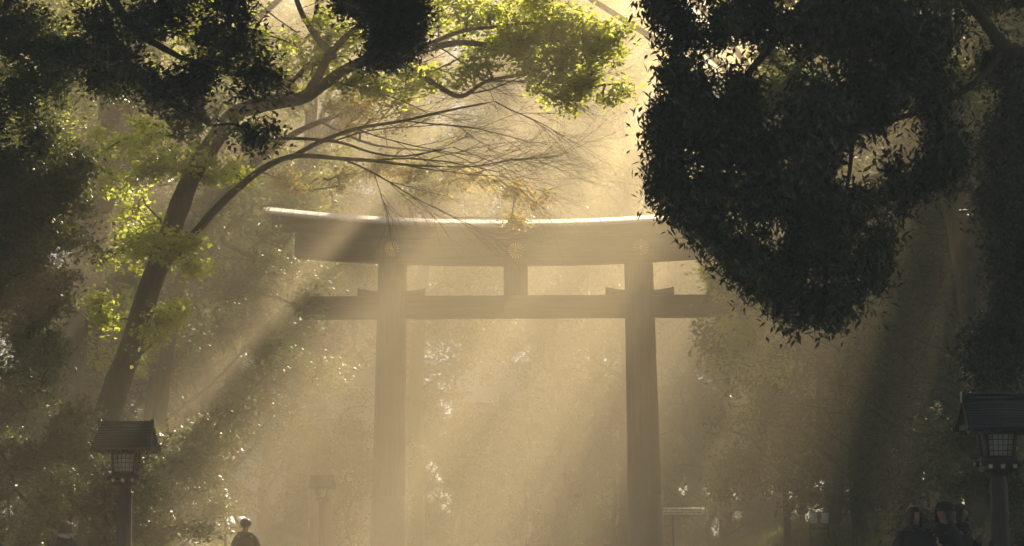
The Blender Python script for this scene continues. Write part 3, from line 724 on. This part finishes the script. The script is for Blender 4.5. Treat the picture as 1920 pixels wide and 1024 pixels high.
T('pine_tree', 'fine-twigged boughs sweeping in from the upper left, one tipped with a black leafy clump', [
    ([foot(-520, 27.5)]+A_((-520,600,27.5),(-500,200,27.5),(-460,-100,27.5),(-420,-420,27.5)), .34, .18),
    (A_((-480,-60,27.5),(-200,-110,27.5),(60,-70,27.5),(190,-25,27.5),(250,48,27.5),(300,82,27.5),(352,108,27.5),(420,118,27.5),(500,150,27.5)), .12, .012),
    (A_((-460,-200,27.5),(-100,-230,28),(250,-200,28.5),(500,-170,29),(680,-110,29.5),(735,-30,30),(745,40,30)), .13, .03),
    (A_((250,-200,28.5),(330,-90,28.2),(400,-10,28),(450,50,28)), .06, .014),
    (A_((190,-25,27.5),(215,60,27.5),(240,110,27.5),(285,165,27.5),(340,200,27.5),(400,232,27.5)), .035, .008)],
  [Bp(330,10,28,130,45,1.1,70,v=.1), Bp(430,70,28,85,55,.8,66,v=.1), Bp(230,40,27.8,110,60,.9,46,v=.1), Bp(745,45,30,42,60,.5,190,v=.05,lump=.3), Bp(715,95,30,38,40,.4,55,v=.5), Bp(690,10,30,60,40,.6,80,v=.3), Bp(480,150,27.7,60,30,.5,22,v=.1), Bp(330,150,27.6,100,50,.6,50,v=.1), Bp(480,240,27.7,26,22,.3,14,v=.1),
   Bp(300,-180,28.5,400,90,2.2,380), Bp(-100,-150,28,300,120,2.5,200)],
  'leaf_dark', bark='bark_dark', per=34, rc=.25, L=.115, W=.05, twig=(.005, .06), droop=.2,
  bare=[(at(352,108,27.5), (1,0,-.25), 1.3, .012, 3, -.1, None), (at(300,82,27.5), (1,0,-.6), 1.5, .012, 3, 0, None), (at(240,110,27.5), (1,0,-.5), 1.3, .010, 3, 0, None), (at(420,118,27.5), (1,0,-.1), 1.0, .010, 3, -.3, None), (at(285,165,27.5), (1,0,-.9), 1.0, .010, 3, 0, None), (at(250,48,27.5), (1,0,-.2), 1.6, .014, 3, -.3, None)])
# hanging black crown, right
GAPS = [(at(a, b, 22), r*22/F) for (a, b, r) in [(1395,118,52),(1460,105,40),(1240,120,34),(1475,300,40),(1395,335,36),(1555,305,36),(1480,425,38),(1600,335,40),(1330,115,36),(1700,205,34),(1345,215,32),(1440,215,34),(1570,150,34),(1200,310,30),(1250,400,30),(1335,455,28),(1415,560,28),(1630,420,34),(1660,350,34),(1800,150,46),(1800,240,40),(1540,520,32),(1640,80,34),(1500,30,32),(1350,10,30)]]
def crown_gaps(Tt):
    ok = np.ones(len(Tt), bool)
    for c, r in GAPS:
        ok &= ((Tt[:, 0]-c[0])**2 + (Tt[:, 2]-c[2])**2 > r*r) | (Tt[:, 2] > 9.5)
    return ok
def BT(x, y, Y_, rx, ry, rd, n, **kw):   # the hanging crown, pulled in a little
    return Bp(x+max(0, (1560-x))*.10, y-max(0, y-330)*.17, Y_, rx*.92, ry*.9, rd, n, **kw)
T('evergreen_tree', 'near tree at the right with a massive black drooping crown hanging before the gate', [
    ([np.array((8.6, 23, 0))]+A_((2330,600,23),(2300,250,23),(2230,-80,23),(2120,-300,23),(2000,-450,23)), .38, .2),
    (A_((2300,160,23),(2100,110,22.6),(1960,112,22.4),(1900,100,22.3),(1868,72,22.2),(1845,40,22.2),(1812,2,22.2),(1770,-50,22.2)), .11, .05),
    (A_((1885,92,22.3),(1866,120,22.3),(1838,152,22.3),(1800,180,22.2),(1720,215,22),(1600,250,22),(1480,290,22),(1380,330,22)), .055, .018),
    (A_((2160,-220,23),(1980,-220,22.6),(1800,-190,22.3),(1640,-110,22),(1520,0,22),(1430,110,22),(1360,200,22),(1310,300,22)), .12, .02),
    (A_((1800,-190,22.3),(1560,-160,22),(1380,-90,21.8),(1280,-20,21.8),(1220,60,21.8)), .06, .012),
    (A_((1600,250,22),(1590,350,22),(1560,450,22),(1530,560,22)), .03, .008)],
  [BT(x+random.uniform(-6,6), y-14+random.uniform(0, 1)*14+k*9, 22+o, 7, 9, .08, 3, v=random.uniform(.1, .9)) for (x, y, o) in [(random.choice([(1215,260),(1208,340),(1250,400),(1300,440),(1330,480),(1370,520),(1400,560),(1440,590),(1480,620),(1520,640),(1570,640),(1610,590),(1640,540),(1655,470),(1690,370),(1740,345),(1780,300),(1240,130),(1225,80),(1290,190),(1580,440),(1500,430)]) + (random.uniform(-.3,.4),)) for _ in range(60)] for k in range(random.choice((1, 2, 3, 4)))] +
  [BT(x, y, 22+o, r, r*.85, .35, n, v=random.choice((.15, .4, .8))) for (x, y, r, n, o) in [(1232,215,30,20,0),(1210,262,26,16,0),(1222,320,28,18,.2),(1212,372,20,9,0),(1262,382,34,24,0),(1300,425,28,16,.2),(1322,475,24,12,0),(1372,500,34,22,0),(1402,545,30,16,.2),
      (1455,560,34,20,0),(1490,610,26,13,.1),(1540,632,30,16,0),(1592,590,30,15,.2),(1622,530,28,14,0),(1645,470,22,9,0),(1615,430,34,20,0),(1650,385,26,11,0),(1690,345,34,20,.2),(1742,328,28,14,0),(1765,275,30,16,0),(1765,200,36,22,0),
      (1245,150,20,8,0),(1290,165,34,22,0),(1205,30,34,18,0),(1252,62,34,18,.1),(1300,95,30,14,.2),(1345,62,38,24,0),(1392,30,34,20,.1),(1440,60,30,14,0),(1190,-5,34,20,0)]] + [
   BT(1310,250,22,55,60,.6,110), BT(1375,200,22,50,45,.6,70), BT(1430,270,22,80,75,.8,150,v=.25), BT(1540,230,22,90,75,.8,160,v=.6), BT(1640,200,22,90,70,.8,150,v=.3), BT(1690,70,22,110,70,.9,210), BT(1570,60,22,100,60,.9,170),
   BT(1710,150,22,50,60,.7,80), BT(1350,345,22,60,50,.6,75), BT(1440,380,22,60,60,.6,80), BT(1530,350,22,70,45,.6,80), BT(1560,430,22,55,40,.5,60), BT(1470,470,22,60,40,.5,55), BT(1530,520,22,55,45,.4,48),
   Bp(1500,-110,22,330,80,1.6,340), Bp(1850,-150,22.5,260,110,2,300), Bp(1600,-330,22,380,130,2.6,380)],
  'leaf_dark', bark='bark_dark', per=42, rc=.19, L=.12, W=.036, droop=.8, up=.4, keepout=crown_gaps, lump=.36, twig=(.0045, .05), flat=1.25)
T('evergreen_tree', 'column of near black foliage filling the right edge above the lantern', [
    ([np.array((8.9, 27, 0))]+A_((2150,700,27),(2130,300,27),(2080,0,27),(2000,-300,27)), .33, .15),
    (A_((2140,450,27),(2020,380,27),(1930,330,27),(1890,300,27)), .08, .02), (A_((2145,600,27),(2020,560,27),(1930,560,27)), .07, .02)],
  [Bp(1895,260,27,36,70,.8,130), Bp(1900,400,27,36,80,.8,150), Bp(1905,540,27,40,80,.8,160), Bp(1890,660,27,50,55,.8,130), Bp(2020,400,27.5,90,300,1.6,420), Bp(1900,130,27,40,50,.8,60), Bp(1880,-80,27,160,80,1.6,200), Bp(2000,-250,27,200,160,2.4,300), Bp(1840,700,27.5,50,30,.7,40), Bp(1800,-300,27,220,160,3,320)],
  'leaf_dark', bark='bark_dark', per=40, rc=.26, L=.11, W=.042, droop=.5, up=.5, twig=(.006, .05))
# big hazy trunk, right
T('camphor_tree', 'broad brownish trunk forking high behind the black right crown', [
    ([foot(1880, 42)]+A_((1868,800,42),(1840,560,42),(1812,400,42),(1775,260,42),(1720,120,42),(1640,0,42),(1590,-200,42)), .62, .28),
    (A_((1800,370,42),(1850,285,42),(1930,240,42),(2050,120,42),(2100,-100,42)), .33, .15),
    (A_((1680,60,42),(1610,98,41.6),(1550,92,41.4),(1505,118,41.2),(1484,170,41),(1492,240,41)), .2, .07),
    (A_((1812,410,42),(1740,345,42),(1660,330,41.8),(1600,350,41.5)), .12, .04)],
  [Bp(1450,150,41,60,70,1.2,60,v=.6), Bp(1810,150,42.5,40,60,1.2,50,v=.7), Bp(1680,-280,42,240,140,4,520), Bp(1850,-300,42,300,180,4,560), Bp(1700,-560,42,420,200,5,600), Bp(1380,40,41,60,40,1,40,v=.5), Bp(2080,200,42,150,250,2.5,250), Bp(1520,-60,41.5,130,50,2,110)],
  'leaf_green', per=36, rc=.45, L=.15, W=.08, twig=(.01, .12))

T('maple_tree', 'small sunlit yellow-green tree just right of the right pillar, below the hanging crown', [
    ([foot(1475, 59)]+A_((1470,900,59),(1455,800,59),(1430,700,59),(1395,610,59),(1360,545,59)), .12, .03), (A_((1455,800,59),(1490,700,59),(1500,620,59)), .06, .02), (A_((1430,700,59),(1380,680,59)), .04, .015)],
  [Bp(1345,540,59,26,36,.6,36,v=.9), Bp(1385,600,59,40,40,.8,50,v=.7), Bp(1400,680,59,50,40,.9,50,v=.6), Bp(1460,640,59,50,50,1,50,v=.4), Bp(1500,600,59,40,40,1,40,v=.4), Bp(1450,740,59,60,40,1,46,v=.5), Bp(1320,505,59,16,12,.4,8,v=1)],
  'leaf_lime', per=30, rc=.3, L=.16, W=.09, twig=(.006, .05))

# ------------------------------------------------------------------ forest prototypes, copied
def proto(name, h, spread, nb, nc, leaf, per, L, W, rc, low=.35, r0=.35, seed=0, lean=0.):
    rs = np.random.default_rng(seed)
    tr = [np.array((lean*h*t*t + rs.normal()*.15, rs.normal()*.15, h*.86*t)) for t in (0, .15, .3, .5, .7, .85, 1)]; tr[0] = np.zeros(3)
    limbs = [(tr, r0, r0*.25)]; blobs = []
    for k in range(nb):
        z = h*(low + (1-low)*((k+.5)/nb)**.9); ang = k*2.4+rs.uniform(0, 1); f = (z/h-low)/(1-low)
        rad = spread*(.75*math.sin(math.pi*min(.98, .25+.72*f))**.8+.1)*rs.uniform(.75, 1.15)
        c = np.array((math.cos(ang)*rad + lean*h*(z/h)**2, math.sin(ang)*rad, z)); zb = max(z - rad*.8, h*low*.6); tb_ = min(zb/h/.86, 1)
        b0 = np.array([np.interp(zb, [q[2] for q in tr], [q[i] for q in tr]) for i in range(3)])
        limbs.append(([b0, b0*.5+c*.5+np.array((0, 0, -rad*.08)), c], r0*.36*(1-f*.5), .03))
        blobs.append((c, np.array((spread*.42, spread*.42, h*.11+.3))*rs.uniform(.8, 1.2), nc, dict(v=rs.uniform(.3, .8))))
    blobs.append((np.array((lean*h, 0, h*.93)), (spread*.4, spread*.4, h*.09), nc, dict(v=.7)))
    return make_tree(name, 'x', limbs, blobs, leaf, per=per, rc=rc, L=L, W=W, base=np.zeros(3), twig=(.012, .06), lump=.34)
protos = {
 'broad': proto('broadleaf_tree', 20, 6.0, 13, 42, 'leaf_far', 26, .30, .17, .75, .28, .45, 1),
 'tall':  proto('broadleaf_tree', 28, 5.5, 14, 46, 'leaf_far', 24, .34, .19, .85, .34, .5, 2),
 'dark':  proto('evergreen_tree', 19, 5.2, 15, 60, 'leaf_green', 30, .20, .11, .55, .15, .4, 3, .03),
 'under': proto('evergreen_tree', 9, 3.4, 12, 46, 'leaf_green', 34, .17, .095, .42, .08, .18, 4),
 'shrub': proto('shrub', 3.2, 2.0, 8, 40, 'leaf_gloss', 36, .13, .075, .3, .02, .07, 5),
}
used = set()
def place(kind, x, y, label, group, rz=None, s=1., sz=None, cat=None):
    o = protos[kind]
    if kind in used: o = copy_tree(o)
    used.add(kind)
    o.location = (x, y, gz_(x, y)-.1); o.rotation_euler.z = rng.uniform(0, 6.28) if rz is None else rz
    o.scale = (s, s, sz or s); o['label'] = label; o['category'] = cat or ('shrub' if kind == 'shrub' else 'tree')
    if group: o['group'] = group
    elif 'group' in o: del o['group']
    return o
# spreading canopies added high over the avenue, above the picture, and tall trees right of it: they keep the near air in shade
W_ = lambda c, r, n, **kw: (np.array(c, float), r, n, kw)
T('camphor_tree', 'huge spreading camphor whose canopy roofs the near avenue from the right bank', [
    ([np.array((13.5, 33, 1.0)), (13.3, 33, 5), (12.6, 33.5, 10), (11, 34, 14), (8, 34, 17), (3, 33.5, 19)], .75, .2),
    ([(12.6, 33.5, 10), (14, 36, 15), (15, 39, 19)], .35, .12), ([(11, 34, 14), (7, 30, 17.5), (3, 27, 19)], .3, .08), ([(8, 34, 17), (4, 38, 19.5), (0, 40, 20.5)], .25, .06)],
  [W_((9, 33, 19.5), (6, 7, 3.2), 672), W_((3, 31, 19.5), (5, 7, 2.6), 672), W_((-1.5, 35, 20), (4, 5, 2.2), 240), W_((5, 39, 20.5), (5, 3.5, 2.4), 320), W_((14, 40, 20), (5, 6, 4.5), 528), W_((14, 29, 17), (4, 7, 5), 480), W_((1, 24, 18), (5, 4, 2.2), 320), W_((-1.5, 41, 17.6), (2.6, 2.6, 1.2), 208), W_((-4.5, 37, 17), (1.8, 2, 1.0), 80), W_((-.8, 34.5, 14.6), (3.4, 2.2, 1.0), 192), W_((2, 39.8, 17.2), (2.6, 2.4, 1.1), 208), W_((-6.5, 33, 13.6), (1.8, 2, .8), 80), W_((2.2, 35.5, 15.2), (2.4, 2.2, .9), 190), W_((-4, 31, 14.2), (3, 2.6, .9), 200), W_((-1, 29, 14.5), (3, 3, 1), 220), W_((4.5, 31, 15.5), (3, 4, 1.2), 260), W_((-8, 29, 14), (2.5, 3, 1), 150), W_((2, 22, 13), (4, 4, 1.2), 260)],
  'leaf_green', per=34, rc=.7, L=.3, W=.19, twig=(.012, .14))
T('camphor_tree', 'tall camphor left of the avenue whose high crown closes over the near path', [
    ([np.array((-12.5, 27, 1.0)), (-12.3, 27, 5), (-11.5, 27, 10), (-9, 26, 15), (-5, 24, 18)], .6, .15), ([(-11.5, 27, 10), (-12, 25, 16), (-13, 23, 20)], .3, .1)],
  [W_((-5, 23, 18.5), (5, 6, 2.6), 300), W_((-11, 24, 19), (5, 6, 3.5), 300), W_((-3, 15, 17), (6, 5, 2.5), 260), W_((4, 16, 17), (5, 5, 2.5), 260)],
  'leaf_green', per=34, rc=.7, L=.3, W=.19, twig=(.012, .14))
GT = 'tall trees added right of the avenue for shade'
GF = 'hazy forest trees beyond the gate'
for (px, Y_, kind, s, sz) in [
    (560,104,'broad',1,1.05),(680,112,'dark',.9,1.0),(775,104,'broad',.8,.85),(470,110,'tall',1,1),(1050,110,'dark',.9,1.05),(1110,118,'tall',1.05,1.05),(1175,113,'tall',1.0,1.02),(1010,128,'tall',1.1,1.15),
    (765,134,'tall',1,.9),(1010,150,'tall',1.3,1.15),(1130,148,'tall',1.3,1.15),(880,158,'tall',1.3,1.1),(1070,138,'tall',1.2,1.12),(1180,162,'tall',1.3,1.15),(1260,118,'broad',1,.9),(1360,108,'dark',1,.85),(1300,140,'tall',1.1,.95),
    (1420,130,'broad',1.1,1.0),(1460,104,'broad',.9,.75),(1560,112,'dark',1,.9),(720,140,'tall',1.2,1.15),(600,130,'tall',1.2,1.1),(400,126,'tall',1.2,1.15),(280,112,'broad',1.1,1.2),
    (180,128,'tall',1.2,1.2),(1240,158,'tall',1.3,1.12),(1400,155,'tall',1.3,1.1),(760,160,'tall',1.3,1.15),(500,152,'tall',1.3,1.15),(40,115,'tall',1.1,1.1),(330,150,'tall',1.3,1.15),
    (1660,120,'tall',1.1,1.0),(1780,112,'broad',1.1,1.1),(1900,125,'tall',1.1,1.1),(1580,145,'tall',1.2,1.15)]:
    place(kind, at(px, 900, Y_)[0], Y_, 'tall hazy broadleaf tree of the forest beyond the gate' if kind != 'dark' else 'dense hazy evergreen of the forest beyond the gate', GF, s=s, sz=sz*s)
GU = 'low evergreens edging the court behind the gate'
for (px, Y_, s) in [(620,96,.9),(795,106,.7),(700,116,.95),(985,108,.8),(1060,109,.85),(1150,114,1),(1250,108,.9),(1330,101,.9),(1420,98,1),(1500,95,1),(1600,96,1.1),(1210,122,1.2),(850,122,.9),(900,109,.5),(540,100,1)]:
    place('under', at(px, 900, Y_)[0], Y_, 'low rounded evergreen edging the court behind the gate', GU, s=s)
GL = 'evergreens on the left bank'
for (px, Y_, kind, s, sz, lb) in [(380,74,'dark',.95,.80,'drooping evergreen behind the man in the dark jacket'),(495,80,'dark',.72,.68,'drooping evergreen left of the hazy lantern'),(290,66,'under',1.2,1.25,'rounded evergreen just right of the near lantern'),
      (60,70,'dark',1,.9,'dense evergreen behind the thick forked trunk'),(200,80,'broad',1,.95,'pale broadleaf behind the leaning trunk'),(-60,62,'dark',1,1,'evergreen half cut by the left frame edge'),(430,92,'broad',1,1,'pale broadleaf beyond the drooping evergreens'),
      (-160,90,'tall',1,1,'tall broadleaf outside the left edge')]:
    place(kind, at(px, 900, Y_)[0], Y_, lb, GL, s=s, sz=sz*s)
GR = 'dark trees on the right bank'
for (px, Y_, kind, s, sz, lb) in [(1555,64,'under',1.15,1.35,'rounded dark evergreen right of the gate, its left edge lit'),(1610,57,'under',1.2,1.4,'dark evergreen above the white panel stand'),(1700,54,'dark',.75,.7,'dark evergreen behind the long haired woman'),
      (1830,48,'dark',.7,.75,'dark evergreen behind the right lantern'),(1950,55,'dark',1,.75,'tall dark evergreen beyond the right edge'),(1640,72,'broad',1.0,.95,'broadleaf between dark evergreens on the right bank'),(1780,68,'dark',1,.75,'tall dark evergreen behind the broad trunk'),
      (1705,68,'dark',.95,1.05,'tall dark evergreen whose crown stands behind the hanging black crown'),(1560,84,'dark',.9,.85,'dark evergreen near the right end of the gate'),(2068,70,'tall',1,.95,'tall broadleaf outside the right edge'),(1900,84,'tall',1,1,'tall broadleaf high behind the right edge'),(2300,52,'tall',1,.92,'tall tree right of the picture')]:  # evergreen behind the hanging crown is added to shade the air by the gate
    place(kind, at(px, 900, Y_)[0], Y_, lb, GR, s=s, sz=sz*s)
for (px, Y_, s, lb) in [(125,36,.95,'glossy shrub glinting in the sun left of the near lantern'),(212,34.5,.8,'glossy shrub glinting behind the near lantern'),(20,46,1.1,'glossy shrub at the lower left edge'),(655,88,1.5,'round sunlit shrub left of the left pillar'),
      (290,50,.9,'shrub low on the left bank beside the path'),(1860,30,.75,'glossy shrub between the three walkers and the right lantern')]:
    place('shrub', at(px, 900, Y_)[0], Y_, lb, None, s=s)
for (x, y, s_) in [(24,79,.95),(26,72,1.1),(25,80,.95),(27,62,1.1),(26,90,1.15),(23,44,1.1),(30,75,1.2),(19,92,.9)]:  # trees mostly out of frame, added to shade the right side
    place('tall', x, y, 'tall broadleaf added right of the avenue to shade the air', GT, s=s_)
GB = 'tall trees added round the start of the avenue to block sky light'
for (x, y, s_) in [(-19,30,1),(-17,14,1),(-16,0,1),(-15,-12,1),(-9,-22,1.1),(-2,-26,1.1),(5,-25,1.1),(12,-20,1.05),(15,-8,1),(16,4,1),(17,16,1),(-24,44,1.1),(-23,56,1.1),(-26,68,1.1),(24,30,1.1),(-3,-38,1.2),(-25,22,1.1)]:  # unseen trees behind and beside the camera, added to block sky light
    place('tall' if s_ > 1 else 'dark', x, y, 'tall unseen tree added round the near avenue to block sky light', GB, s=s_, sz=s_*(1 if s_ > 1 else 1.2))
GN = 'understorey closing the far edge of the wood'
k = 0
for (x0, x1, yy, n_) in [(-52, 52, 150, 17), (-46, 50, 164, 15), (-50, -22, 120, 5), (24, 52, 118, 5)]:
    for x in np.linspace(x0, x1, n_): place('under', x+rng.normal()*.8, yy+rng.normal()*1.5, 'bushy evergreen closing the far edge of the wood', GN, s=1.25)
for (x, y) in [(34,50),(36,60),(35,70),(37,82),(34,94),(38,106),(33,38),(-33,60),(-34,72),(-33,84),(-34,98)]: place('under', x, y, 'bushy evergreen at the outer flank of the wood', 'understorey on the flanks of the wood', s=1.4)
# boughs added over the gate, above the frame: the light falls between them in shafts
strips = [(-7.8, .8), (-5.4, 1.0), (-2.9, 1.0), (-.6, 1.0), (1.6, .9), (3.5, .6)]
lb = []; bl = []
for (x0, wd) in strips:
    pts = [np.array((x0*(y/58.), y, 3.4+.272*y)) for y in (48, 54, 60, 66, 72)]
    lb.append((([(10.5, 70, 15), (x0+4, 71, 21.5)] if x0 > -4 else [(-13, 68, 15), (x0-2, 71, 21.5)]) + [tuple(q+np.array((0, 0, .2))) for q in pts[::-1]], .12, .03, x0))
    for q in pts: bl.append(((q, (wd*.55, 3.0, .5), 30, dict(lump=.3)), x0))
T('camphor_tree', 'tall camphor right of the gate whose long boughs reach over its lintel', [([np.array((12.5, 70, 1)), (12.2, 70, 6), (11.5, 70, 11), (10.5, 70, 15), (8.5, 70.5, 20), (7.5, 71, 24)], .5, .15)] + [l[:3] for l in lb if l[3] > -4],
  [b for b, x0 in bl if x0 > -4] + [W_((9, 70, 24), (3, 3, 2), 90)], 'leaf_green', per=30, rc=.5, L=.24, W=.15, twig=(.01, .08))
T('camphor_tree', 'tall camphor left of the gate whose boughs stretch over the left end of its lintel', [([np.array((-15, 68, 1)), (-14.7, 68, 6), (-14, 68, 11), (-13, 68, 15), (-12, 68.5, 20), (-11, 69, 24)], .5, .15)] + [l[:3] for l in lb if l[3] <= -4],
  [b for b, x0 in bl if x0 <= -4] + [W_((-12, 68, 23), (3, 3, 2), 90)], 'leaf_green', per=30, rc=.5, L=.24, W=.15, twig=(.01, .08))
lb = []; bl = []
for (x0, wd) in [(-5.2, .5), (-2.3, .7), (.4, .8), (2.8, .8), (5.0, .6)]:  # second set of added boughs, shading the air on the left
    pts = [np.array((x0*(y/88.), y, 3.6+.272*y)) for y in (79, 85, 91, 97)]
    lb.append(([(-9.3, 90, 18), (x0*.5-5, 94, 25), (x0, 97, 29.6)] + [tuple(q+np.array((0, 0, .2))) for q in pts[::-1]], .14, .03))
    for q in pts: bl.append((q, (wd*.6, 3.6, .6), 44, dict(lump=.3)))
T('camphor_tree', 'very tall camphor beyond the gate, its boughs far above the lintel', [([np.array((-9.8, 90, 0)), (-9.6, 90, 6), (-9.5, 90, 12), (-9.3, 90, 18), (-9, 91, 25), (-8.5, 91, 30)], .55, .15)] + lb,
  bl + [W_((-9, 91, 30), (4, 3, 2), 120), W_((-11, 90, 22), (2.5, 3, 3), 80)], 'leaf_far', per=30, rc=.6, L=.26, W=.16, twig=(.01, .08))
# single trunks seen in the haze
T('bare_trunked_tree', 'hazy tree left of the left pillar with a crooked side branch', [
    ([foot(602, 86)]+A_((600,900,86),(597,800,86),(588,690,86),(582,600,86),(575,430,86),(560,280,86)), .52, .3),
    (A_((600,705,86),(625,678,86),(652,662,86),(664,630,86),(668,590,86),(690,520,86)), .17, .07), (A_((594,800,86),(560,760,86),(530,720,86)), .15, .06)],
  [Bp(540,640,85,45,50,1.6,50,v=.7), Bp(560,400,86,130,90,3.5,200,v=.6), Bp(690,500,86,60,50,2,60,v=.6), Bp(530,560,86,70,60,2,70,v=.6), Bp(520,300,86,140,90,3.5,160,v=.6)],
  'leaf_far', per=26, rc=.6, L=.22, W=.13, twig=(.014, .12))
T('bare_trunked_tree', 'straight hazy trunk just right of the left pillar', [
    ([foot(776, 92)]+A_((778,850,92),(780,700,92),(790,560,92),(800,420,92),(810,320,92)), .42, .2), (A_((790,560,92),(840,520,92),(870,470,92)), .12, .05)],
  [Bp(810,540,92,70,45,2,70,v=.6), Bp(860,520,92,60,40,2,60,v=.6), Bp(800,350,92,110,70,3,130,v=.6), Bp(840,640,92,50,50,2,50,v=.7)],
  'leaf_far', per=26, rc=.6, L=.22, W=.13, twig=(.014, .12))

# ------------------------------------------------------------------ grass
n = 90000
gx = rng.uniform(-17, 17, n); gy = rng.uniform(34, 92, n)
k = np.abs(gx) > np.where(gx < 0, 7.0, 6.5+.02*np.maximum(gy-40, 0)); gx, gy = gx[k], gy[k]
den = np.sin(gx*1.7+gy*.35)+np.sin(gy*1.1-gx*.6)+rng.normal(0, .8, len(gx)); k = den > -.6; gx, gy = gx[k], gy[k]
P = np.stack([gx, gy, ground_z(gx, gy)-.03], 1); h = rng.uniform(.06, .22, len(P)); a = rng.uniform(0, 6.28, len(P))
sd = np.stack([np.cos(a), np.sin(a), a*0], 1)*.014; ln = np.stack([rng.normal(0, .05, len(P)), rng.normal(0, .05, len(P)), h], 1)
v = np.stack([P-sd, P+sd, P+ln+sd*.25, P+ln-sd*.25], 1).reshape(-1, 3)
g = MB().add(v, np.arange(len(v)).reshape(-1, 4), 0, rng.uniform(.02, 1, len(P))).build('grass', M['grass']); g['kind'] = 'stuff'; g['label'] = 'short grass on the banks beside the avenue'
